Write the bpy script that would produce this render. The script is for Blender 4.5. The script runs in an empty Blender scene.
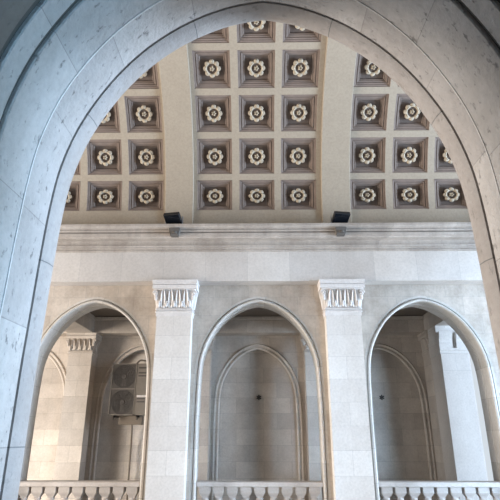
import bpy, bmesh, math, random
from mathutils import Vector, Matrix
random.seed(7)
SC = bpy.context.scene
COL = SC.collection
EYE = 1.67            # eye height above the gallery floor; builders take z relative to the eye
pi = math.pi

# ------------------------------------------------------------------ materials
def new_mat(name):
    m = bpy.data.materials.new(name); m.use_nodes = True
    nt = m.node_tree; nt.nodes.clear()
    out = nt.nodes.new('ShaderNodeOutputMaterial')
    b = nt.nodes.new('ShaderNodeBsdfPrincipled')
    nt.links.new(b.outputs[0], out.inputs[0])
    return m, nt, b

def mixc(nt, mode, fac, a, b):
    n = nt.nodes.new('ShaderNodeMix'); n.data_type = 'RGBA'; n.blend_type = mode
    for s, v in ((0, fac), (6, a), (7, b)):
        if hasattr(v, 'is_linked') or hasattr(v, 'links'):
            nt.links.new(v, n.inputs[s])
        else:
            n.inputs[s].default_value = v
    return n.outputs[2]

def ramp(nt, src, stops):
    r = nt.nodes.new('ShaderNodeValToRGB'); nt.links.new(src, r.inputs[0])
    e = r.color_ramp.elements
    while len(e) < len(stops): e.new(0.5)
    for i, (p, c) in enumerate(stops):
        e[i].position = p; e[i].color = (c[0], c[1], c[2], 1)
    return r.outputs[0]

def noise(nt, vec, scale, detail=4, rough=.55):
    n = nt.nodes.new('ShaderNodeTexNoise'); n.inputs['Scale'].default_value = scale
    n.inputs['Detail'].default_value = detail; n.inputs['Roughness'].default_value = rough
    nt.links.new(vec, n.inputs['Vector']); return n.outputs[0]

def stone(name, c1, c2, mortar_or_highlight, bw=.62, bh=.34, msize=.004, uv=False, stain=.18, pits=0., rough=.62, bump=.15, offset=.5, plain=False, streak=0.):
    m, nt, b = new_mat(name)
    tc = nt.nodes.new('ShaderNodeTexCoord')
    obj = tc.outputs['Object']
    if uv:
        vec = tc.outputs['UV']
    else:
        sep = nt.nodes.new('ShaderNodeSeparateXYZ'); nt.links.new(obj, sep.inputs[0])
        ad = nt.nodes.new('ShaderNodeMath'); ad.operation = 'ADD'
        nt.links.new(sep.outputs[0], ad.inputs[0]); nt.links.new(sep.outputs[1], ad.inputs[1])
        cb = nt.nodes.new('ShaderNodeCombineXYZ')
        nt.links.new(ad.outputs[0], cb.inputs[0]); nt.links.new(sep.outputs[2], cb.inputs[1])
        vec = cb.outputs[0]
    if plain:
        big = noise(nt, obj, 1.3, 3)
        col = mixc(nt, 'MIX', big, (*c1, 1), (*c2, 1))
        fac = None
    else:
        br = nt.nodes.new('ShaderNodeTexBrick'); nt.links.new(vec, br.inputs['Vector'])
        br.offset = offset
        br.inputs['Color1'].default_value = (*c1, 1); br.inputs['Color2'].default_value = (*c2, 1)
        br.inputs['Mortar'].default_value = (*mortar_or_highlight, 1)
        br.inputs['Scale'].default_value = 1; br.inputs['Mortar Size'].default_value = msize
        br.inputs['Mortar Smooth'].default_value = .3; br.inputs['Bias'].default_value = 0
        br.inputs['Brick Width'].default_value = bw; br.inputs['Row Height'].default_value = bh
        col = br.outputs['Color']; fac = br.outputs['Fac']
    n1 = noise(nt, obj, 2.2, 6, .62)
    s1 = ramp(nt, n1, [(.32, (1 - stain, 1 - stain * 1.1, 1 - stain * 1.2)), (.62, (1.0, 1.0, 1.0))])
    col = mixc(nt, 'MULTIPLY', 1.0, col, s1)
    n2 = noise(nt, obj, 26, 5, .65)
    s2 = ramp(nt, n2, [(.3, (.86, .86, .86)), (.6, (1, 1, 1))])
    col = mixc(nt, 'MULTIPLY', 1.0, col, s2)
    if streak > 0:
        mp = nt.nodes.new('ShaderNodeMapping'); mp.inputs['Scale'].default_value = (5, 5, .7)
        nt.links.new(obj, mp.inputs[0])
        n4 = noise(nt, mp.outputs[0], 1.6, 5, .6)
        s4 = ramp(nt, n4, [(.3, (1 - streak, 1 - streak, 1 - streak)), (.58, (1, 1, 1))])
        col = mixc(nt, 'MULTIPLY', 1.0, col, s4)
    if pits > 0:
        mp = nt.nodes.new('ShaderNodeMapping'); mp.inputs['Scale'].default_value = (1, 1.6, 1)
        nt.links.new(obj, mp.inputs[0])
        n3 = noise(nt, mp.outputs[0], 19, 4, .62)
        s3 = ramp(nt, n3, [(.30, (1 - pits, 1 - pits, 1 - pits)), (.405, (1, 1, 1))])
        col = mixc(nt, 'MULTIPLY', 1.0, col, s3)
    nt.links.new(col, b.inputs['Base Color'])
    b.inputs['Roughness'].default_value = rough
    bp = nt.nodes.new('ShaderNodeBump'); bp.inputs['Strength'].default_value = bump; bp.inputs['Distance'].default_value = .02
    nt.links.new(n2, bp.inputs['Height'])
    if fac is not None:
        bp2 = nt.nodes.new('ShaderNodeBump'); bp2.inputs['Strength'].default_value = .5; bp2.inputs['Distance'].default_value = .008; bp2.invert = True
        nt.links.new(fac, bp2.inputs['Height']); nt.links.new(bp.outputs[0], bp2.inputs['Normal'])
        nt.links.new(bp2.outputs[0], b.inputs['Normal'])
    else:
        nt.links.new(bp.outputs[0], b.inputs['Normal'])
    return m

def flat(name, c, rough=.6, metal=0., var=.1, scale=6):
    m, nt, b = new_mat(name)
    tc = nt.nodes.new('ShaderNodeTexCoord')
    n = noise(nt, tc.outputs['Object'], scale, 4)
    s = ramp(nt, n, [(.3, tuple(x * (1 - var) for x in c)), (.7, tuple(min(1, x * (1 + var * .5)) for x in c))])
    nt.links.new(s, b.inputs['Base Color'])
    b.inputs['Roughness'].default_value = rough; b.inputs['Metallic'].default_value = metal
    return m

M = {}
M['arch'] = stone('near_arch_stone', (.57, .545, .525), (.47, .445, .43), (.36, .34, .33), .47, 40, .0025, uv=True, stain=.2, pits=.6, bump=.6, offset=0, streak=.08)
M['arch_wide'] = stone('near_arch_wide_stone', (.57, .545, .525), (.48, .46, .445), (.36, .34, .33), .66, 40, .0025, uv=True, stain=.2, pits=.6, bump=.6, offset=0, streak=.08)
M['arch_edge'] = stone('arch_edge_stone', (.42, .39, .37), (.36, .335, .32), (.2, .2, .2), .78, 40, .003, uv=True, stain=.22, pits=.3, bump=.3, offset=0)
M['order'] = stone('brown_order_stone', (.20, .175, .152), (.165, .142, .123), (.15, .14, .13), .7, 40, .003, uv=True, stain=.3, pits=.3, offset=0)
M['mortar_or_highlight'] = stone('pale_highlight_line', (.78, .76, .74), (.7, .68, .66), (0, 0, 0), plain=True, bump=.5)  # pale tone of the soffit line, an edge highlight put into colour
M['arch_far'] = stone('far_arch_stone', (.60, .565, .525), (.50, .47, .43), (.34, .32, .29), .5, 40, .003, uv=True, stain=.14, bump=.15, offset=0)
M['wall'] = stone('pale_marble_wall', (.60, .53, .46), (.515, .455, .395), (.42, .385, .35), .58, .33, .003, stain=.28, streak=.14)
M['pier'] = stone('white_marble_pier', (.74, .71, .675), (.655, .62, .585), (.52, .5, .48), .9, .36, .003, stain=.10, rough=.5)
M['trim'] = stone('cornice_marble', (.535, .48, .43), (.455, .405, .36), (.36, .33, .3), 1.1, .8, .003, stain=.25, streak=.16)
M['frieze'] = stone('frieze_marble', (.665, .625, .585), (.555, .52, .49), (.46, .44, .42), .74, 3.0, .003, stain=.1, rough=.45)
M['gallery'] = stone('gallery_wall_stone', (.66, .595, .525), (.53, .475, .42), (.4, .36, .31), .66, .36, .003, stain=.18)
M['capital'] = stone('capital_marble', (.74, .71, .69), (.68, .65, .63), (0, 0, 0), stain=.12, plain=True)
M['rail'] = stone('balustrade_marble', (.56, .51, .47), (.5, .455, .42), (0, 0, 0), stain=.2, plain=True)
M['vault'] = stone('cream_vault_plaster', (.43, .365, .285), (.40, .34, .265), (0, 0, 0), stain=.05, plain=True, bump=.03, rough=.8)
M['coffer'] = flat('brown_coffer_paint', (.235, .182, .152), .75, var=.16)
M['panel'] = flat('brown_shaded_coffer_panel', (.155, .118, .099), .75, var=.16)  # shade round the rosette put into a darker brown than the frame
M['rosette'] = flat('cream_rosette_paint', (.47, .395, .295), .75, var=.14, scale=14)
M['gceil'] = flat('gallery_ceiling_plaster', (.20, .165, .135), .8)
M['floor'] = stone('hall_floor_stone', (.55, .52, .48), (.5, .47, .44), (.3, .3, .3), .6, .6, .004)
M['black'] = flat('black_floodlight_housing', (.012, .013, .016), .35)
M['glass'] = flat('dark_floodlight_glass', (.006, .008, .012), .12)
M['steel'] = flat('grey_steel', (.30, .30, .30), .4, .6)
M['ac'] = flat('condenser_casing', (.17, .15, .128), .5)
M['acfront'] = flat('condenser_front', (.06, .052, .045), .5)
M['fan'] = flat('condenser_fan_plastic', (.035, .03, .028), .5)
M['grille'] = flat('condenser_grille', (.055, .048, .043), .5)
M['pipe'] = flat('pipe_insulation', (.16, .13, .10), .7)
M['iron'] = flat('dark_iron', (.06, .055, .05), .5, .4)
M['frame'] = flat('window_frame_grey', (.25, .27, .30), .5)
M['shade_and_lamp'] = flat('dark_groove_shade_and_lamp', (.09, .08, .07), .9)  # groove shade put into a dark colour; also colours the bracket lamp heads

# ------------------------------------------------------------------ object helpers
def link(name, bm, mat, parent=None, smooth=False, loc=None):
    me = bpy.data.meshes.new(name)
    bmesh.ops.recalc_face_normals(bm, faces=bm.faces)
    if smooth:
        for f in bm.faces: f.smooth = True
    bm.to_mesh(me); bm.free()
    o = bpy.data.objects.new(name, me); COL.objects.link(o)
    for mm in (mat if isinstance(mat, (list, tuple)) else [mat]): me.materials.append(mm)
    if parent is not None: o.parent = parent
    if loc: o.location = loc
    if smooth:
        try: me.set_sharp_from_angle(angle=math.radians(40))
        except Exception: pass
    return o

def tag(o, label, cat, group=None):
    o['label'] = label; o['category'] = cat
    if group: o['group'] = group
    return o

def thing(name, label, cat, loc=(0, 0, 0), rot=(0, 0, 0), group=None):
    o = bpy.data.objects.new(name, None); COL.objects.link(o)
    o.empty_display_size = .1
    o.location = (loc[0], loc[1], loc[2] + EYE); o.rotation_euler = rot
    return tag(o, label, cat, group)

def struct(name, bm, mat, label=None):
    o = link(name, bm, mat); o['kind'] = 'structure'
    if label: o['label'] = label
    return o

def copy_tree(o, parent=None):
    c = o.copy(); COL.objects.link(c)
    if parent is not None: c.parent = parent
    for ch in list(o.children): copy_tree(ch, c)
    return c

def B(): return bmesh.new()

def box(bm, x0, x1, y0, y1, z0, z1, z=EYE, bev=0):
    g = bmesh.ops.create_cube(bm, size=1)
    vs = g['verts']
    for v in vs:
        v.co = Vector((x0 + (v.co.x + .5) * (x1 - x0), y0 + (v.co.y + .5) * (y1 - y0), z0 + (v.co.z + .5) * (z1 - z0) + z))
    if bev:
        es = list({e for v in vs for e in v.link_edges})
        bmesh.ops.bevel(bm, geom=es, offset=bev, segments=2, profile=.5, affect='EDGES')
    return bm

def extrude_x(bm, prof, x0, x1, z=EYE):
    """closed (y,z) profile extruded along x"""
    a = [bm.verts.new((x0, p[0], p[1] + z)) for p in prof]
    b = [bm.verts.new((x1, p[0], p[1] + z)) for p in prof]
    n = len(prof)
    for i in range(n): bm.faces.new((a[i], a[(i + 1) % n], b[(i + 1) % n], b[i]))
    bm.faces.new(a[::-1]); bm.faces.new(b)
    return bm

def lathe(bm, prof, seg=16, c=(0, 0, 0), axis='z'):
    rings = []
    for r, h in prof:
        ring = []
        for i in range(seg):
            a = 2 * pi * i / seg
            if axis == 'z': p = (c[0] + r * math.cos(a), c[1] + r * math.sin(a), c[2] + h)
            else: p = (c[0] + r * math.cos(a), c[1] + h, c[2] + r * math.sin(a))
            ring.append(bm.verts.new(p))
        rings.append(ring)
    for A, Bq in zip(rings, rings[1:]):
        for i in range(seg): bm.faces.new((A[i], A[(i + 1) % seg], Bq[(i + 1) % seg], Bq[i]))
    bm.faces.new(rings[0][::-1]); bm.faces.new(rings[-1])
    return bm

def tube(bm, pts, r, seg=8):
    rings = []
    P = [Vector(p) for p in pts]
    for i, p in enumerate(P):
        d = (P[min(i + 1, len(P) - 1)] - P[max(i - 1, 0)]).normalized()
        u = d.cross(Vector((0, 0, 1)))
        if u.length < 1e-3: u = d.cross(Vector((0, 1, 0)))
        u.normalize(); w = d.cross(u).normalized()
        rings.append([bm.verts.new(p + u * r * math.cos(2 * pi * k / seg) + w * r * math.sin(2 * pi * k / seg)) for k in range(seg)])
    for A, Bq in zip(rings, rings[1:]):
        for i in range(seg): bm.faces.new((A[i], A[(i + 1) % seg], Bq[(i + 1) % seg], Bq[i]))
    bm.faces.new(rings[0][::-1]); bm.faces.new(rings[-1])
    return bm

def ellipsoid(bm, c, s, rot=None, u=10, v=7):
    g = bmesh.ops.create_uvsphere(bm, u_segments=u, v_segments=v, radius=1)
    for q in g['verts']:
        p = Vector((q.co.x * s[0], q.co.y * s[1], q.co.z * s[2]))
        if rot is not None: p = rot @ p
        q.co = p + Vector(c)
    return bm

# ------------------------------------------------------------------ arch curve (half width, height above the eye)
CTRL = [(1.0, .25), (.995, .50), (.990, .75), (.980, 1.0), (.958, 1.2), (.905, 1.40), (.83, 1.57), (.735, 1.73), (.62, 1.875), (.49, 1.995), (.35, 2.09), (.2, 2.16), (.08, 2.193), (0, 2.205)]
def _cr(p0, p1, p2, p3, t):
    return tuple(.5 * (2 * b + (c - a) * t + (2 * a - 5 * b + 4 * c - d) * t * t + (3 * b - a - 3 * c + d) * t ** 3) for a, b, c, d in zip(p0, p1, p2, p3))
def half_curve(nsub=4):
    P = [(1.0, 0.0)] + CTRL + [(-.07, 2.197)]
    out = []
    for i in range(1, len(P) - 2):
        for k in range(nsub): out.append(_cr(P[i - 1], P[i], P[i + 1], P[i + 2], k / nsub))
    out.append(CTRL[-1])
    return out
HALF = half_curve()
def arch_curve(cx, zbot, off=0., scale=1., dz=0.):
    """points from the left foot over the apex to the right foot, moved outward by off"""
    h = [(1.0 * scale, zbot), (1.0 * scale, (zbot + .25 + dz) / 2)] + [(w * scale, z + dz) for w, z in HALF]
    n = []
    for i in range(len(h)):
        a = h[max(i - 1, 0)]; b = h[min(i + 1, len(h) - 1)]
        d = (b[0] - a[0], b[1] - a[1]); L = math.hypot(*d)
        n.append((d[1] / L, -d[0] / L))
    n[-1] = (0, 1)
    r = [(w + off * q[0], z + off * q[1]) for (w, z), q in zip(h, n)]
    r[-1] = (0, h[-1][1] + off * 1.03)
    left = [(cx - w, z) for w, z in r]
    right = [(cx + w, z) for w, z in r[:-1]][::-1]
    return left + right

def sweep_arch(bm, cx, zbot, section, scale=1., dz=0.):
    """closed (y, off) section swept along the arch; UV u = arc length, v = section length"""
    uvl = bm.loops.layers.uv.verify()
    rows = []
    for (y, off) in section:
        rows.append([bm.verts.new((x, y, z + EYE)) for x, z in arch_curve(cx, zbot, off, scale, dz)])
    base = arch_curve(cx, zbot, 0, scale, dz)
    U = [0.]
    for a, b in zip(base, base[1:]): U.append(U[-1] + math.hypot(b[0] - a[0], b[1] - a[1]))
    mid = U[len(U) // 2]
    U = [u - mid + 39.0 + .39 for u in U]
    V = [0.]
    ns = len(section)
    for i in range(ns):
        a = section[i]; b = section[(i + 1) % ns]
        V.append(V[-1] + math.hypot(b[0] - a[0], b[1] - a[1]))
    for i in range(ns):
        j = (i + 1) % ns
        for k in range(len(base) - 1):
            f = bm.faces.new((rows[i][k], rows[i][k + 1], rows[j][k + 1], rows[j][k]))
            for lp, uv in zip(f.loops, ((U[k], V[i]), (U[k + 1], V[i]), (U[k + 1], V[i + 1]), (U[k], V[i + 1]))):
                lp[uvl].uv = (uv[0], uv[1] + 1)
    for k in (0, -1):
        try: bm.faces.new([rows[i][k] for i in range(ns)])
        except ValueError: pass
    return bm

def arched_wall(bm, x0, x1, zb, zt, y0, y1, holes, zfoot, off, scale=1., dz=0.):
    """solid wall from y0 to y1 with arched holes at the given centres, reveals included"""
    ho = off
    edges = sorted(holes)
    cuts = [x0] + [(a + b) / 2 for a, b in zip(edges, edges[1:])] + [x1]
    for y in (y0, y1):
        for i, cx in enumerate(edges):
            A, Bx = cuts[i], cuts[i + 1]
            pts = arch_curve(cx, zfoot, ho, scale, dz)
            n = len(pts); mid = n // 2
            def q(*ps): bm.faces.new([bm.verts.new((p[0], y, p[1] + EYE)) for p in ps])
            k = next(i for i in range(n) if pts[i][0] > cx - .80 * scale)
            for s in range(k): q(pts[s], (A, pts[s][1]), (A, pts[s + 1][1]), pts[s + 1])
            q(pts[k], (A, pts[k][1]), (A, zt), (pts[k][0], zt))
            for s in range(k, n - 1 - k): q(pts[s], (pts[s][0], zt), (pts[s + 1][0], zt), pts[s + 1])
            e = n - 1 - k
            q(pts[e], (pts[e][0], zt), (Bx, zt), (Bx, pts[e][1]))
            for s in range(e, n - 1): q(pts[s], (Bx, pts[s][1]), (Bx, pts[s + 1][1]), pts[s + 1])
            q((A, zb), (A, zfoot), (Bx, zfoot), (Bx, zb))
    for cx in edges:
        pts = arch_curve(cx, zfoot, ho, scale, dz)
        pts2 = pts + [pts[0]]
        for a, b in zip(pts2, pts2[1:]):
            bm.faces.new([bm.verts.new(c) for c in ((a[0], y0, a[1] + EYE), (b[0], y0, b[1] + EYE), (b[0], y1, b[1] + EYE), (a[0], y1, a[1] + EYE))])
    for f in (((x0, zt), (x1, zt)), ((x0, zb), (x1, zb)), ((x0, zb), (x0, zt)), ((x1, zb), (x1, zt))):
        (a, b) = f
        bm.faces.new([bm.verts.new(c) for c in ((a[0], y0, a[1] + EYE), (b[0], y0, b[1] + EYE), (b[0], y1, b[1] + EYE), (a[0], y1, a[1] + EYE))])
    bmesh.ops.remove_doubles(bm, verts=bm.verts, dist=1e-5)
    return bm

# ------------------------------------------------------------------ plan
FLOOR = -EYE
YN, YW = 2.2, 8.6            # hall faces of the near wall and of the far wall
PIER = (-1.455, 1.43)         # pilaster centres of the far wall
ACX = (-2.88, -.01, 2.84)    # arch centres
XL, XR = -7.2, 7.2
YC, ZC, RV = 5.35, 3.50, 3.10
YB = 12.6                    # gallery back wall
YP = 12.2                    # gallery pilaster fronts

# ------------------------------------------------------------------ walls
struct('wall_far', arched_wall(B(), XL, XR, -6.2, 3.62, YW, YW + .55, ACX, FLOOR, .10), M['wall'])
struct('wall_near', arched_wall(B(), XL, XR, -6.2, 3.62, YN - 1.0, YN, (-5.74, -2.87, 0.0, 2.87, 5.74), FLOOR, .17), M['wall'])

def make_arch(name, label, cx, yface, sgn, mats, zfoot=FLOOR, group=None, skew=0., near=False):
    """sgn +1: the wall runs away from the hall to larger y; -1: to smaller y"""
    t = thing(name, label, 'archway', (cx, yface, zfoot), group=group)
    def sec(pts): return [(yface + sgn * y, o) for y, o in pts]
    def add(nm, pts, mat, smooth=False):
        bm = sweep_arch(B(), cx, zfoot, sec(pts))
        if skew:
            for v in bm.verts:
                d = (v.co.y - yface) * sgn
                if .2 < d < .4: v.co.y = yface + sgn * d * (1 - skew * (v.co.x - cx))
        o = link(nm, bm, mat, None, smooth)
        o.parent = t; o.matrix_parent_inverse = Matrix.Translation((-cx, -yface, -(zfoot + EYE)))
        return o
    HO = .17 if near else .10
    roll = [(-.002, HO), (-.002, .062), (.03, .056), (.03, .050)]
    for k in range(9):
        a = pi / 2 - pi * k / 8
        roll.append((.012 - .036 * math.cos(a), .022 + .026 * math.sin(a)))
    roll += [(.055, -.002), (.08, .006), (.099, .0145), (.100, .025), (.107, .025), (.107, HO)]
    add('edge_moulding', roll, mats[1], True)
    if near:
        add('inner_band', [(.107, .17), (.107, .022), (.112, .0185), (.125, .018), (.294, .021), (.294, .17)], mats[0])
        add('highlight_line', [(.294, .17), (.294, .0195), (.297, .0185), (.301, .0195), (.301, .17)], M['mortar_or_highlight'])  # edge highlight built as a thin pale strip
        add('outer_band', [(.301, .17), (.301, .023), (.575, .034), (.58, .04), (.58, .17)], mats[2])
        add('groove_shade', [(.575, .17), (.575, .052), (.606, .052), (.606, .17)], M['shade_and_lamp'])  # added strip, the shade of the groove put into its dark colour
        add('rear_order', [(.602, .17), (.604, .044), (.608, .038), (.70, .044), (.705, .050), (.705, .17)], mats[2])
        add('groove_shade', [(.70, .17), (.70, .064), (.733, .064), (.733, .17)], M['shade_and_lamp'])  # second groove, shade painted the same way
        add('rear_moulding', [(.73, .17), (.73, .060), (.735, .054), (.80, .06), (.90, .075), (.99, .096), (.99, .17)], M['order'])
    else:
        add('inner_band', [(.11, .10), (.11, .018), (.272, .020), (.276, .012), (.282, .008), (.292, .008), (.298, .013), (.298, .10)], mats[0])
        add('outer_band', [(.298, .10), (.298, .024), (.545, .030), (.55, .036), (.55, .10)], mats[0])
    return t
make_arch('stone_archway', 'huge grey stone archway close up, framing the whole view', 0.0, YN, -1, (M['arch'], M['arch_edge'], M['arch_wide']), skew=.14, near=True)
for cx, lb in zip(ACX, ('pale stone archway of the far wall with the air conditioner behind it',
                        'pale stone archway in the middle of the far wall between the two white pilasters',
                        'pale stone archway of the far wall, right of both white pilasters')):
    make_arch('stone_archway', lb, cx, YW, 1, (M['arch_far'], M['arch_far']), group='archways of the far wall')

# ------------------------------------------------------------------ entablature
YF = 8.34
bm = B(); box(bm, XL, XR, YF, YW + .02, 2.51, 3.06)
struct('trim_1', bm, M['frieze'])
bm = B()
prof = [(YW + .1, 3.05), (YF - .012, 3.05), (YF - .016, 3.075), (YF - .004, 3.08), (YF - .004, 3.09), (YF - .03, 3.095), (YF - .03, 3.125), (YF - .045, 3.13), (YF - .05, 3.16), (YF - .02, 3.165), (YF - .02, 3.235), (YF - .05, 3.25), (YF - .16, 3.255),
        (YF - .17, 3.27), (YF - .20, 3.275), (YF - .205, 3.33), (YF - .165, 3.338), (YF - .165, 3.352), (YF - .215, 3.36), (YF - .22, 3.38), (YF - .19, 3.385), (YF - .20, 3.405), (YF - .245, 3.43), (YF - .255, 3.45), (YF - .255, 3.49), (YF - .22, 3.50), (YW + .1, 3.50)]
extrude_x(bm, prof, XL, XR)
struct('trim_2', bm, M['trim'])
bm = B()
extrude_x(bm, [(2 * 5.4 - y, z) for y, z in prof], XL, XR)
struct('trim_3', bm, M['trim'])

# ------------------------------------------------------------------ vault, ribs and coffers
BAY0, BAYP = -.028, 2.845
COLS = (-.785, 0, .775)
ROW0, ROWP = 12.0, 14.25
CW = .325                               # half size of a coffer
DA = CW / RV
SQ = .87                                # the lowest row is a little lower than square
def vp(x, a, r): return (x, YC + r * math.cos(a), ZC + r * math.sin(a) + EYE)
def cof(x, s, h):                       # coffer space: x along the hall, s up the vault, h into the room
    a = s / RV; r = RV - h
    return (x, r * math.cos(a) - RV, r * math.sin(a))
def flower_bm(r0, r1, lobes, hbase, hh, depth, seg=64, rot=0., cup=0.):
    """ring of lobes: radius varies with the petals, domed section"""
    bm = B(); rings = []
    nr = 7
    for i in range(nr):
        t = i / (nr - 1); ring = []
        for k in range(seg):
            th = 2 * pi * k / seg + rot
            l = abs(math.cos(lobes * th / 2)) ** .7
            ro = r1 * (1 - depth + depth * l)
            r = r0 + (ro - r0) * t
            dome = math.sin(pi * min(1, max(0, t * .92 + .04))) ** .6
            h = hbase + hh * dome * (.55 + .45 * l) - cup * hh * math.exp(-((t - .55) / .18) ** 2) * l
            if i == nr - 1: h = hbase
            ring.append(bm.verts.new(cof(r * math.cos(th), r * math.sin(th), h)))
        rings.append(ring)
    for A, Bq in zip(rings, rings[1:]):
        for k in range(seg): bm.faces.new((A[k], A[(k + 1) % seg], Bq[(k + 1) % seg], Bq[k]))
    if r0 < .02: bm.faces.new(rings[0])
    return bm
def seen(bay, c, row):
    if bay == 0: return row <= 4
    k = c if bay > 0 else 2 - c         # 0 = column next to the middle bay
    return (k == 0 and row <= 3) or (k == 1 and row <= 2) or (k == 2 and row <= 1)
holes = {}
def rowd(row): return DA * (SQ if row in (0, 11) else 1)
def rowa(row):
    a = math.radians(ROW0 + ROWP * min(row, 11 - row))
    if row in (0, 11): a += DA * (1 - SQ)
    return a if row < 6 else pi - a
bays = range(-2, 3)
for bay in bays:
    for c in range(3):
        for row in range(12):
            holes[(bay, c, row)] = (BAY0 + BAYP * bay + COLS[c], rowa(row), rowd(row))
bm = B()
xs = [XL]
for bay in bays:
    for c in range(3):
        x = BAY0 + BAYP * bay + COLS[c]; xs += [x - CW, x + CW]
xs = [x for x in xs if XL <= x <= XR] + [XR]
xs = sorted(xs)
angs = [0.]
for row in range(12):
    a, d = rowa(row), rowd(row); angs += [a - d, a - d / 3, a + d / 3, a + d]
angs.append(pi)
rh = [v for v in holes.values()]
def in_hole(x, a):
    for hx, ha, hd in rh:
        if abs(x - hx) < CW - 1e-4 and abs(a - ha) < hd - 1e-5: return True
    return False
for i in range(len(xs) - 1):
    for j in range(len(angs) - 1):
        if in_hole((xs[i] + xs[i + 1]) / 2, (angs[j] + angs[j + 1]) / 2): continue
        bm.faces.new([bm.verts.new(vp(x, a, RV)) for x, a in ((xs[i], angs[j]), (xs[i + 1], angs[j]), (xs[i + 1], angs[j + 1]), (xs[i], angs[j + 1]))])
for k in range(48):                     # outer skin of the vault
    a, b = pi * k / 48, pi * (k + 1) / 48
    bm.faces.new([bm.verts.new(vp(x, t, RV + .25)) for x, t in ((XL, a), (XR, a), (XR, b), (XL, b))])
# recesses of the coffers nobody sees from the archway
for (bay, c, row), (x, a, hd) in holes.items():
    if bay in (-1, 0, 1) and seen(bay, c, row): continue
    if not (XL + CW < x < XR - CW): continue
    loops = []
    for d, h in ((0, 0), (.005, .025), (.06, .03), (.065, .06), (.115, .065), (.12, .10)):
        w, da = CW - d, hd - d / RV
        loops.append([bm.verts.new(vp(x + sx * w, a + sy * da, RV + h)) for sx, sy in ((-1, -1), (1, -1), (1, 1), (-1, 1))])
    for A, Bq in zip(loops, loops[1:]):
        for k in range(4):
            f = bm.faces.new((A[k], A[(k + 1) % 4], Bq[(k + 1) % 4], Bq[k])); f.material_index = 1
    f = bm.faces.new(loops[-1]); f.material_index = 1
bmesh.ops.remove_doubles(bm, verts=bm.verts, dist=1e-5)
for (bay, c, row), (x, a, hd) in holes.items():     # carved roses of the coffers out of sight
    if bay not in (-1, 0, 1) or row > 6 or seen(bay, c, row): continue
    M4 = Matrix.Translation(vp(x, a, RV)) @ Matrix.Rotation(a, 4, 'X')
    for r0, r1, n, hb, hh, dp in ((.084, .158, 8, -.062, .055, .2), (.004, .048, 5, -.066, .055, .4)):
        g = flower_bm(r0, r1, n, hb, hh, dp, seg=40)
        vm = {v: bm.verts.new(M4 @ v.co) for v in g.verts}
        for f in g.faces:
            nf = bm.faces.new([vm[v] for v in f.verts]); nf.material_index = 2
        g.free()
ce = struct('ceiling', bm, [M['vault'], M['coffer'], M['rosette']])

def rib(x0, x1, label):
    bm = B(); n = 60
    ri, ro = RV - .05, RV + .02
    rows = []
    for k in range(n + 1):
        a = pi * k / n
        rows.append([bm.verts.new(vp(x, a, r)) for x, r in ((x0, ro), (x0 + .004, ri + .004), (x0 + .012, ri), (x1 - .012, ri), (x1 - .004, ri + .004), (x1, ro))])
    for A, Bq in zip(rows, rows[1:]):
        for i in range(6): bm.faces.new((A[i], A[(i + 1) % 6], Bq[(i + 1) % 6], Bq[i]))
    bm.faces.new(rows[0]); bm.faces.new(rows[-1][::-1])
    return link('vault_rib', bm, M['vault'])
for x0, x1, lb in ((-1.735, -1.205, 'plain cream vault rib rising behind the left floodlight'), (1.165, 1.70, 'plain cream vault rib rising behind the right floodlight')):
    tag(rib(x0, x1, lb), lb, 'vault rib', 'plain ribs of the vault')
for x0, x1 in ((-4.57, -4.04), (4.0, 4.53)):
    r = rib(x0, x1, ''); r.name = 'trim_4'; r['kind'] = 'structure'

def frame_bm(prof, half=CW):
    bm = B(); loops = []
    ns = 4
    for d, h in prof:
        w = half - d; lp = []
        for (ax, ay), (bx, by) in (((-1, -1), (1, -1)), ((1, -1), (1, 1)), ((1, 1), (-1, 1)), ((-1, 1), (-1, -1))):
            for k in range(ns):
                t = k / ns
                lp.append(bm.verts.new(cof(w * (ax + (bx - ax) * t), w * (ay + (by - ay) * t), h)))
        loops.append(lp)
    m = len(loops[0])
    for A, Bq in zip(loops, loops[1:]):
        for k in range(m): bm.faces.new((A[k], A[(k + 1) % m], Bq[(k + 1) % m], Bq[k]))
    return bm
def panel_bm(half, h):
    bm = B(); n = 4
    g = [[bm.verts.new(cof(-half + 2 * half * i / n, -half + 2 * half * j / n, h)) for i in range(n + 1)] for j in range(n + 1)]
    for j in range(n):
        for i in range(n): bm.faces.new((g[j][i], g[j][i + 1], g[j + 1][i + 1], g[j + 1][i]))
    return bm
PD = -.115
def stem_bm():
    bm = B(); rings = []
    for r, h in ((.06, PD), (.06, -.075), (.125, -.064), (.125, -.058), (.0, -.066)):
        rings.append([bm.verts.new(cof(r * math.cos(2 * pi * k / 24), r * math.sin(2 * pi * k / 24), h)) for k in range(24)])
    for A, Bq in zip(rings, rings[1:]):
        for k in range(24): bm.faces.new((A[k], A[(k + 1) % 24], Bq[(k + 1) % 24], Bq[k]))
    return bm
ORD = ('lowest row', 'second row up', 'third row up', 'fourth row up', 'fifth row up')
BN = {-1: 'left bay', 0: 'middle bay', 1: 'right bay'}
CN = ('left column', 'middle column', 'right column')
proto = None
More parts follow.
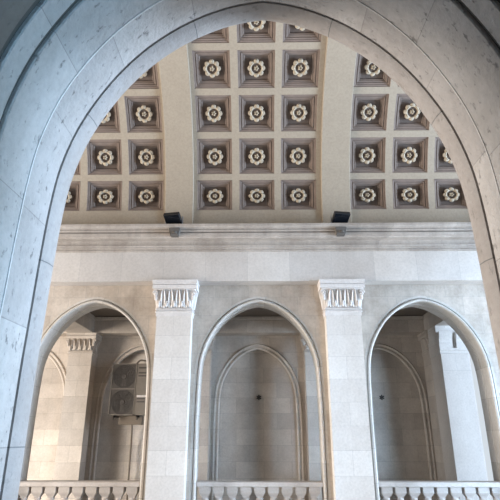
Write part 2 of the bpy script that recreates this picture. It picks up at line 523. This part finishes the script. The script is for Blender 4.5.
for bay in (-1, 0, 1):
    for c in range(3):
        for row in range(5):
            if not seen(bay, c, row): continue
            x, a, hd = holes[(bay, c, row)]
            lb = 'brown ceiling coffer with cream rosette, %s, %s of the vault\'s %s' % (ORD[row], CN[c], BN[bay])
            if proto is None:
                t = thing('ceiling_coffer', lb, 'ceiling coffer', group='rosette coffers of the vault')
                link('coffer_frame', frame_bm([(0, -.0), (.004, -.018), (.03, -.022), (.034, -.034), (.05, -.040), (.054, -.030), (.064, -.030), (.068, -.055), (.092, -.060), (.096, -.078), (.108, -.074), (.116, -.082), (.12, PD - .004)]), M['coffer'], t)
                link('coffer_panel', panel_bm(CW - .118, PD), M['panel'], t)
                ro = link('rosette', flower_bm(.084, .158, 8, -.062, .055, .2, cup=.35), M['rosette'], t, True)
                link('rosette_centre', flower_bm(.004, .048, 5, -.066, .055, .4, seg=40), M['rosette'], ro, True)
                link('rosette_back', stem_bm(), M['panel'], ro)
                proto = t
            else:
                t = copy_tree(proto); t['label'] = lb
            t.location = vp(x, a, RV); t.rotation_euler = (a, 0, 0); t.scale = (1, 1, hd / DA)

# ------------------------------------------------------------------ pilasters of the far wall
def leaf_bm(w, h, bulge, foot=0.):
    """an upright pointed leaf standing on z=0, facing -y, with a raised rim and a hollow heart"""
    bm = B(); nu, nv = 8, 9
    g = []
    for j in range(nv + 1):
        t = j / nv
        ww = w * (math.sin(pi * (t * .72 + .28 - .06)) ** .6 if t < 1 else .12) * (1 if t > .1 else .9)
        row = []
        for i in range(nu + 1):
            u = 2 * i / nu - 1
            y = -bulge * (t ** 1.4) - .022 * (1 - u * u) - .020 * math.exp(-((abs(u) - .7) / .2) ** 2) + .026 * math.exp(-(u / .34) ** 2) * (t > .15)
            row.append(bm.verts.new((u * ww, y, h * t)))
        g.append(row)
    for j in range(nv):
        for i in range(nu): bm.faces.new((g[j][i], g[j][i + 1], g[j + 1][i + 1], g[j + 1][i]))
    b2 = bmesh.ops.extrude_face_region(bm, geom=list(bm.faces))
    for v in [q for q in b2['geom'] if isinstance(q, bmesh.types.BMVert)]: v.co.y += .03
    return bm
def volute_bm(sx):
    bm = B()
    pts = []
    for k in range(30):
        a = k / 29 * 3.4 * pi
        r = .055 * (1 - k / 29 * .82)
        pts.append((sx * (r * math.cos(a) * .8), 0, r * math.sin(a)))
    tube(bm, pts, .014, 6)
    ellipsoid(bm, (0, 0, 0), (.018, .022, .018))
    ellipsoid(bm, (-sx * .01, .012, -.075), (.03, .02, .055))
    return bm
def place(o, t, loc, rot=(0, 0, 0)):
    o.parent = t; o.location = loc; o.rotation_euler = rot; return o
def make_pilaster(label, cx, yf, yback, hw, zb, ztop, mat, cmat, group, leaves=4, name='pilaster', capscale=1.):
    t = thing(name, label, 'pilaster', (cx, yf, zb), group=group)
    H = ztop - zb
    D = yback - yf
    def loc_box(x0, x1, y0, y1, z0, z1, bev=0): return box(B(), x0, x1, y0, y1, z0, z1, 0, bev)
    ch = .60 * capscale                     # capital height
    zc = H - ch
    link('shaft', loc_box(-hw, hw, 0, D, .28, zc), mat, t)
    bm = box(B(), -hw - .05, hw + .05, -.04, D, 0, .18, 0, .006); extrude_x(bm, [(D, .18), (-.03, .18), (-.035, .22), (-.005, .26), (0, .28), (D, .28)], -hw - .03, hw + .03, 0)
    link('base', bm, mat, t)
    cap = link('capital', _bell(hw, D, zc, ch), cmat, t)
    bm = B()
    k = capscale
    for z0, z1, e in ((.545, .60, .092), (.522, .545, .082), (.45, .515, .084), (.43, .45, .06)):
        box(bm, -hw - e * k + .0, hw + e * k, -e * k, D, zc + z0 * k, zc + z1 * k, 0, .004)
    link('abacus', bm, cmat, cap)
    for z, e, r in ((.07, .014, .015), (.115, .016, .012)):
        tube_ring(cap, hw, D, zc + z * k, e, r, cmat)
    lb_ = leaf_bm(.052 * hw / .31 * 4 / leaves, .30 * k, .05 * k)
    lo = link('leaf', lb_, cmat, None, True)
    sp = 2 * (hw - .035) / leaves
    first = True
    for i in range(leaves):
        o = lo if first else lo.copy()
        if not first: COL.objects.link(o)
        first = False
        place(o, cap, (-hw + .035 + sp * (i + .5), -.012, zc + .135 * k))
    for s in (-1, 1):                      # leaves on the flanks
        o = lo.copy(); COL.objects.link(o)
        place(o, cap, (s * (hw + .012), min(D * .55, .16), zc + .135 * k), (0, 0, s * pi / 2))
    d0 = None
    for i in range(leaves + 1):
        if d0 is None:
            bm = B(); ellipsoid(bm, (0, -.012, 0), (.03, .034, .055)); ellipsoid(bm, (0, -.03, .048), (.022, .018, .016))
            o = d0 = link('small_leaf', bm, cmat, None, True)
        else:
            o = d0.copy(); COL.objects.link(o)
        place(o, cap, (-hw + .035 + sp * i, -.01, zc + .19 * k))
    for s in (-1, 1):
        place(link('volute', volute_bm(s), cmat, None, True), cap, (s * (hw + .035), -.05, zc + .375 * k))
    return t
def tube_ring(cap, hw, D, z, e, r, mat):
    bm = B(); w = hw + e
    tube(bm, [(-w, D, z), (-w, -e, z), (-w + .001, -e, z), (w - .001, -e, z), (w, -e, z), (w, D, z)], r, 8)
    link('astragal', bm, mat, cap)
def _bell(hw, D, z, h):
    bm = B(); prof = [(0.012, 0), (.014, .10), (.004, .105), (.0, .2), (.004, .35), (.01, .5), (.03, .68), (.045, .74)]
    rows = []
    for e, t in prof:
        w = hw + e
        rows.append([bm.verts.new(p) for p in ((-w, D, z + h * t), (-w, -e, z + h * t), (w, -e, z + h * t), (w, D, z + h * t))])
    for A, Bq in zip(rows, rows[1:]):
        for i in range(4): bm.faces.new((A[i], A[(i + 1) % 4], Bq[(i + 1) % 4], Bq[i]))
    bm.faces.new(rows[0]); bm.faces.new(rows[-1])
    return bm
for cx, lb in zip(PIER, ('white marble pilaster with leaf capital, left of the middle archway', 'white marble pilaster with leaf capital, right of the middle archway')):
    make_pilaster(lb, cx, 8.37, YW + .01, .295, FLOOR, 2.525, M['pier'], M['capital'], 'white pilasters of the far wall', capscale=1.04)

# ------------------------------------------------------------------ balustrades
def baluster_bm():
    bm = B()
    box(bm, -.086, .086, -.086, .086, .675, .755, 0, .004)
    # square bell under the block
    prof = [(.082, .675), (.076, .662), (.052, .630), (.044, .615), (.044, .60)]
    rows = [[bm.verts.new((sx * r, sy * r, z)) for sx, sy in ((-1, -1), (1, -1), (1, 1), (-1, 1))] for r, z in prof]
    for A, Bq in zip(rows, rows[1:]):
        for i in range(4): bm.faces.new((A[i], A[(i + 1) % 4], Bq[(i + 1) % 4], Bq[i]))
    lathe(bm, [(.05, .605), (.056, .59), (.05, .575), (.036, .56), (.036, .50), (.05, .42), (.072, .33), (.078, .26), (.066, .19), (.042, .14), (.05, .12), (.055, .105), (.06, .09)], 16)
    box(bm, -.08, .08, -.08, .08, 0, .09, 0, .004)
    return bm
def make_balustrade(cx, label, first=None):
    y = YW + .14
    t = thing('balustrade', label, 'balustrade', (cx, y, FLOOR), group='balustrades under the far arches')
    zt = -.69 - FLOOR
    bm = B(); extrude_x(bm, [(-.12, zt - .075), (-.125, zt - .07), (-.13, zt - .065), (-.13, zt - .015), (-.115, zt), (.115, zt), (.13, zt - .015), (.13, zt - .065), (.125, zt - .07), (.12, zt - .075)], -.99, .99, 0)
    link('top_rail', bm, M['rail'], t)
    bm = box(B(), -.99, .99, -.12, .12, 0, .09, 0, .006); link('plinth', bm, M['rail'], t)
    z0 = .09; k = (zt - .075 - z0) / .755
    for i in range(9):
        global BAL
        if BAL is None:
            o = BAL = link('baluster', baluster_bm(), M['rail'], None)
        else:
            o = BAL.copy(); COL.objects.link(o)
        o.parent = t; o.location = (-.86 + .215 * i, 0, z0); o.scale = (1, 1, k)
    return t
BAL = None
for cx, lb in zip(ACX, ('stone balustrade at the foot of the archway with the air conditioner', 'stone balustrade at the foot of the middle archway', 'stone balustrade at the foot of the archway right of both white pilasters')):
    make_balustrade(cx, lb)

# ------------------------------------------------------------------ gallery behind the far wall
NSC, NDZ = .965, -.165
NCX = (-5.68, -2.88, -.03, 2.99)
bm = B(); arched_wall(bm, -7.2, 4.95, FLOOR - .2, 3.0, YB, YB + .16, NCX, FLOOR, .0, NSC, NDZ)
box(bm, -7.2, 4.95, YB + .16, YB + .3, FLOOR - .2, 3.0)
struct('wall_gallery', bm, M['gallery'])
for cx, lb in zip(NCX, ('roll moulding round the blind niche at the far left, beyond the gallery pilaster', 'roll moulding round the blind niche behind the air conditioner', 'roll moulding round the blind niche behind the middle archway', 'roll moulding round the bluish blind niche behind the archway on the right')):
    t = thing('niche_moulding', lb, 'niche moulding', (cx, YB, FLOOR), group='mouldings of the blind niches')
    def sec(pts): return [(YB + y, o) for y, o in pts]
    def circ(cy, co, r): return [(cy + r * math.cos(2 * pi * k / 12), co + r * math.sin(2 * pi * k / 12)) for k in range(12)]
    for nm, s in (('inner_roll', circ(.02, .0, .035)), ('outer_roll', circ(-.005, .085, .028))):
        o = link(nm, sweep_arch(B(), cx, FLOOR, sec(s), NSC, NDZ), M['gallery'], None, True)
        o.parent = t; o.matrix_parent_inverse = Matrix.Translation((-cx, -YB, 0))
for cx, lb in ((-4.33, 'stone leaf-capital pilaster on the gallery back wall, left of the air conditioner'),
               (-1.45, 'gallery pilaster half hidden behind the left jamb of the middle archway'),
               (1.40, 'gallery pilaster half hidden behind the right jamb of the middle archway')):
    make_pilaster(lb, cx, YP, YB + .01, .285, FLOOR, 2.35, M['gallery'], M['gallery'], 'pilasters on the gallery back wall', name='pilaster', capscale=.9)
# right-hand pier: flank pilaster in the shade and a bright front pier
make_pilaster('narrow shaded pilaster with leaf capital beside the bright pier in the archway on the right', 4.26, 12.0, YB + .01, .19, FLOOR, 2.35, M['gallery'], M['gallery'], 'pilasters on the gallery back wall', leaves=3, capscale=.9)
t = thing('stone_pier', 'broad pale bluish stone pier standing in the archway on the right', 'pier', (4.36, 11.3, FLOOR))
bm = B(); H = -FLOOR
box(bm, -.31, .31, 0, .69, 0, 1.70 + H, 0, .004)
link('shaft', bm, M['frieze'], t)
bm = B()
extrude_x(bm, [(.69, 1.70), (-.02, 1.70), (-.02, 1.735), (-.008, 1.74), (-.008, 1.765), (-.03, 1.77), (-.03, 1.82), (.10, 1.825), (.10, 2.35), (.69, 2.35)], -.325, .325, H)
cap = link('capital', bm, M['pier'], t)
for x0, x1 in ((-.325, -.03), (.06, .325)):
    bm = B(); extrude_x(bm, [(.12, 1.82), (-.02, 1.82), (-.03, 1.90), (-.05, 2.02), (-.09, 2.10), (-.10, 2.18), (.12, 2.18)], x0, x1, H)
    link('capital_block', bm, M['pier'], cap)
# beams and ceiling of the gallery
bm = B()
box(bm, -7.2, 4.95, YP - .02, YB + .02, 2.35, 2.72)
extrude_x(bm, [(YP, 2.66), (YP - .06, 2.68), (YP - .07, 2.74), (YP, 2.74)], -7.2, 4.95)
struct('trim_5', bm, M['gallery'])
for i, x in enumerate((-4.37, -1.45, 1.40, 4.36)):
    bm = box(B(), x - .31, x + .31, YW + .55, YP - .02, 2.352, 2.76)
    struct('trim_%d' % (6 + i), bm, M['gallery'])
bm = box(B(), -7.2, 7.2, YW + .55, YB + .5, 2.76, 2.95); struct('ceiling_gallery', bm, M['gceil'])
bm = box(B(), -7.2, 7.2, YW + .55, YB + .5, FLOOR - .2, FLOOR); struct('floor_gallery', bm, M['floor'])
# tall window at the right-hand end of the gallery
bm = B()
box(bm, 4.955, 5.02, YB, YB + .08, FLOOR, 2.7); box(bm, 6.2, 6.26, YB, YB + .08, FLOOR, 2.7); box(bm, 5.02, 6.2, YB, YB + .08, 2.6, 2.7); box(bm, 5.02, 6.2, YB, YB + .08, FLOOR, FLOOR + .1)
struct('window_1', bm, M['frame'])
bm = box(B(), 6.26, 7.2, YB, YB + .3, FLOOR - .2, 3.0); struct('wall_right', bm, M['gallery'])

# camera-side gallery
bm = box(B(), -7.2, 7.2, -3.2, YN - 1.0, FLOOR - .2, FLOOR); struct('floor', bm, M['floor'])
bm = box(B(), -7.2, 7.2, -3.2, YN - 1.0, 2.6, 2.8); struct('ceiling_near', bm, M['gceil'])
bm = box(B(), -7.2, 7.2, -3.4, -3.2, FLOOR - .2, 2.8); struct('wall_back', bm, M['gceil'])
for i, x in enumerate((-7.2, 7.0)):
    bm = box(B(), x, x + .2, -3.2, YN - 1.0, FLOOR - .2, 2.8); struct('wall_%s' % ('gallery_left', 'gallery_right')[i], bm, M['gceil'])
bm = box(B(), -12, 12, YN, YW, -6.4, -6.2); struct('floor_hall', bm, M['floor'])

# ------------------------------------------------------------------ things on the cornice
def floodlight(x, rz, label):
    t = thing('floodlight', label, 'floodlight', (x, 8.20, 3.50), (0, 0, rz), 'black floodlights on the cornice')
    tilt = Matrix.Rotation(math.radians(62), 3, 'X')
    def tl(bm, c):
        for v in bm.verts: v.co = tilt @ v.co + Vector(c)
        return bm
    c = (0, -.06, .085)
    h = link('housing', tl(box(B(), -.145, .145, -.02, .05, -.14, .14, 0, .008), c), M['black'], t)
    link('front_glass', tl(box(B(), -.132, .132, -.026, -.018, -.127, .127, 0), c), M['glass'], h)
    bm = B()
    for k in range(7): box(bm, -.1 + .03 * k, -.092 + .03 * k, .048, .075, -.095, .095, 0)
    link('cooling_fins', tl(bm, c), M['black'], h)
    bm = B()
    for s in (-1, 1): box(bm, s * .155 - .006, s * .155 + .006, -.012, .012, 0, .17, 0)
    box(bm, -.161, .161, -.02, .02, 0, .012, 0)
    link('bracket', bm, M['steel'], t)
floodlight(-1.51, math.radians(-11), 'black floodlight on the cornice above the left white pilaster')
floodlight(1.44, math.radians(11), 'black floodlight on the cornice above the right white pilaster')
def console(x, label):
    t = thing('cornice_bracket', label, 'bracket', (x, 8.09, 3.28), group='small brackets on the cornice')
    bm = B()
    a = [bm.verts.new(p) for p in ((-.075, -.03, 0), (.075, -.03, 0), (.075, .12, -.02), (-.075, .12, -.02))]
    b = [bm.verts.new(p) for p in ((-.10, -.04, .125), (.10, -.04, .125), (.10, .12, .125), (-.10, .12, .125))]
    for i in range(4): bm.faces.new((a[i], a[(i + 1) % 4], b[(i + 1) % 4], b[i]))
    bm.faces.new(a); bm.faces.new(b)
    bmesh.ops.bevel(bm, geom=list(bm.edges), offset=.01, segments=2, affect='EDGES')
    link('block', bm, M['order'], t)
    bm = B(); lathe(bm, [(.0, -.02), (.04, -.02), (.045, .0), (.04, .02), (.0, .02)], 14, (.01, -.035, .03))
    link('lamp_head', bm, M['shade_and_lamp'], t)
console(-1.475, 'small weathered stone bracket on the cornice below the left floodlight')
console(1.43, 'small weathered stone bracket on the cornice below the right floodlight')

# ------------------------------------------------------------------ air conditioner
ax0, ax1, ay, az0, az1 = -3.44, -2.58, 11.95, .42, 1.58
t = thing('air_conditioner', 'tall grey air conditioner with two round fans hung in the left niche', 'air conditioner', ((ax0 + ax1) / 2, ay, az0))
W = ax1 - ax0; HH = az1 - az0
bm = box(B(), -W / 2, W / 2, 0, .34, 0, HH, 0, .012)
cas = link('casing', bm, M['ac'], t)
bm = B()
for z in (.0, HH / 2 - .008, HH - .02): box(bm, -W / 2 - .004, W / 2 - .28, -.012, .0, z, z + .02, 0)
for x in (-W / 2 - .004, W / 2 - .30): box(bm, x, x + .02, -.012, 0, 0, HH, 0)
link('front_frame', bm, M['ac'], cas)
fx = -W / 2 + .295
for z in (HH * .25, HH * .75):
    bm = lathe(B(), [(.0, -.004), (.265, -.004), (.268, .004), (.0, .004)], 40, (fx, 0, z), 'y')
    f = link('fan_opening', bm, M['fan'], cas)
    bm = B()
    for r in (.06, .1, .14, .18, .22, .258):
        tube(bm, [(fx + r * math.cos(2 * pi * k / 36), -.014, z + r * math.sin(2 * pi * k / 36)) for k in range(37)], .0035, 5)
    for k in range(12):
        a = pi * k / 6
        tube(bm, [(fx + .04 * math.cos(a), -.012, z + .04 * math.sin(a)), (fx + .26 * math.cos(a), -.012, z + .26 * math.sin(a))], .003, 5)
    link('fan_guard', bm, M['grille'], f)
    bm = lathe(B(), [(.0, -.016), (.05, -.016), (.055, -.008), (.0, -.006)], 20, (fx, 0, z), 'y')
    for k in range(3):
        a0 = 2 * pi * k / 3
        vs = []
        for r, da, y in ((.05, 0, -.005), (.23, .25, -.005), (.24, .8, -.009), (.05, .9, -.009)):
            vs.append(bm.verts.new((fx + r * math.cos(a0 + da), y, z + r * math.sin(a0 + da))))
        bm.faces.new(vs)
    link('fan_blades', bm, M['grille'], f)
bm = B()
bm.free()
link('front_panel', box(B(), -W / 2 + .02, W / 2 - .29, -.003, .002, .02, HH - .02, 0), M['acfront'], cas)
for z in (HH * .9, HH * .80, HH * .74, HH * .30, HH * .24):
    link('side_vent', box(B(), W / 2 - .235, W / 2 - .05, -.006, 0.002, z, z + .035, 0), M['grille'], cas)
bm = box(B(), W / 2 - .24, W / 2 - .03, -.008, .002, HH * .34, HH * .38, 0); link('badge_strip', bm, M['capital'], cas)
for x in (-W / 2 + .14, W / 2 - .2):
    bm = B()
    box(bm, x - .02, x + .02, -.02, .66, -.045, 0, 0); box(bm, x - .02, x + .02, .62, .66, -.2, 0, 0); box(bm, x - .02, x + .02, -.02, .02, -.10, 0, 0)
    link('wall_bracket', bm, M['iron'], t)
bm = box(B(), -W / 2 + .22, W / 2 - .1, .1, .3, -.2, -.012, 0, .01); link('drip_tray', bm, M['pipe'], t)
bm = B()
tube(bm, [(-.02, .5, -.1), (-.02, .62, -.16), (-.02, .66, -.3), (-.02, .69, -.6), (-.02, .70, -1.4), (-.02, .70, az0 * -1 + FLOOR + .1)], .022, 8)
link('drain_pipe', bm, M['pipe'], t)
bm = B()
pts = []
for k in range(16):
    u = k / 15
    pts.append((.02 + .36 * u, .40 + .1 * u, HH + .02 + .13 * math.sin(pi * u) + .02 * math.sin(9 * u)))
tube(bm, pts, .02, 8)
link('refrigerant_hose', bm, M['pipe'], t)

# ------------------------------------------------------------------ little fittings on the niche backs
def fitting(x, z, label):
    t = thing('wall_anchor', label, 'wall fitting', (x, YB + .16, z), group='small iron fittings in the niches')
    bm = lathe(B(), [(.0, -.05), (.022, -.05), (.03, -.03), (.042, -.02), (.042, 0), (.0, 0)], 16, (0, 0, 0), 'y')
    link('plate', bm, M['iron'], t)
    bm = B()
    for k in range(6):
        a = pi / 6 + pi * k / 3
        ellipsoid(bm, (.048 * math.cos(a), -.025, .048 * math.sin(a)), (.018, .018, .018))
    link('knobs', bm, M['iron'], t, True)
fitting(0.0, .86, 'small dark iron fitting in the middle niche')
fitting(3.0, .86, 'small dark iron fitting in the bluish niche on the right')

# ------------------------------------------------------------------ light
w = bpy.data.worlds.new('sky'); SC.world = w; w.use_nodes = True
bg = w.node_tree.nodes['Background']; bg.inputs[0].default_value = (.84, .92, 1.0, 1); bg.inputs[1].default_value = .8
def area(name, loc, target, size, sy, power, col, spread=pi):
    l = bpy.data.lights.new(name, 'AREA'); l.shape = 'RECTANGLE'; l.size = size; l.size_y = sy; l.energy = power; l.color = col
    o = bpy.data.objects.new(name, l); COL.objects.link(o)
    o.location = (loc[0], loc[1], loc[2] + EYE)
    d = Vector((target[0], target[1], target[2] + EYE)) - o.location
    o.rotation_euler = d.to_track_quat('-Z', 'Y').to_euler()
    l.spread = spread
    return o
area('daylight_right', (16, 4.7, 1.0), (-1.5, 5.2, .2), 4.6, 6.0, 6200, (.59, .77, 1.0))
area('daylight_left', (-16, 4.9, .6), (1.5, 6.4, 0), 4.6, 6.0, 3650, (1.0, .89, .78))
area('niche_fill_right', (6.0, -3.0, .2), (1.2, 12.6, -.5), 3.0, 2.2, 210, (.40, .67, 1.0), .75)  # added narrow blue beam for the far niches; the wall behind is solid
area('niche_fill_left', (-6.0, -3.0, .2), (-1.2, 12.6, -.5), 3.0, 2.2, 80, (1.0, .86, .70), .75)  # added warm counterpart on the left, no window built there
area('soffit_fill', (6.7, -1.2, -.5), (-1, 1.8, .6), 1.4, 1.8, 125, (.33, .66, 1.0), 1.6)  # added low blue fill for the left soffit of the near arch
area('far_gallery_fill_right', (7.0, 10.6, .3), (0, 11.6, -.2), 2.4, 2.4, 10, (.85, .92, 1.0))  # added lamp, brightens the far gallery from its right end
area('far_gallery_fill_left', (-6.9, 10.7, -.2), (-4.2, 12.6, -1.2), 2.0, 2.0, 20, (1.0, .96, .90), 1.3)  # added lamp, lifts the low left part of the far gallery

# ------------------------------------------------------------------ camera
cam = bpy.data.cameras.new('camera'); co = bpy.data.objects.new('camera', cam); COL.objects.link(co)
cam.sensor_fit = 'HORIZONTAL'; cam.sensor_width = 36; cam.lens = 36.0
cam.clip_start = .05; cam.clip_end = 200
co.location = (-.04, 0, EYE)
co.rotation_euler = (math.radians(90 + 20.3), 0, math.radians(.8))
SC.camera = co
vs = SC.view_settings
vs.view_transform = 'Standard'; vs.look = 'None'; vs.gamma = 1; vs.use_curve_mapping = False; vs.exposure = 0.0
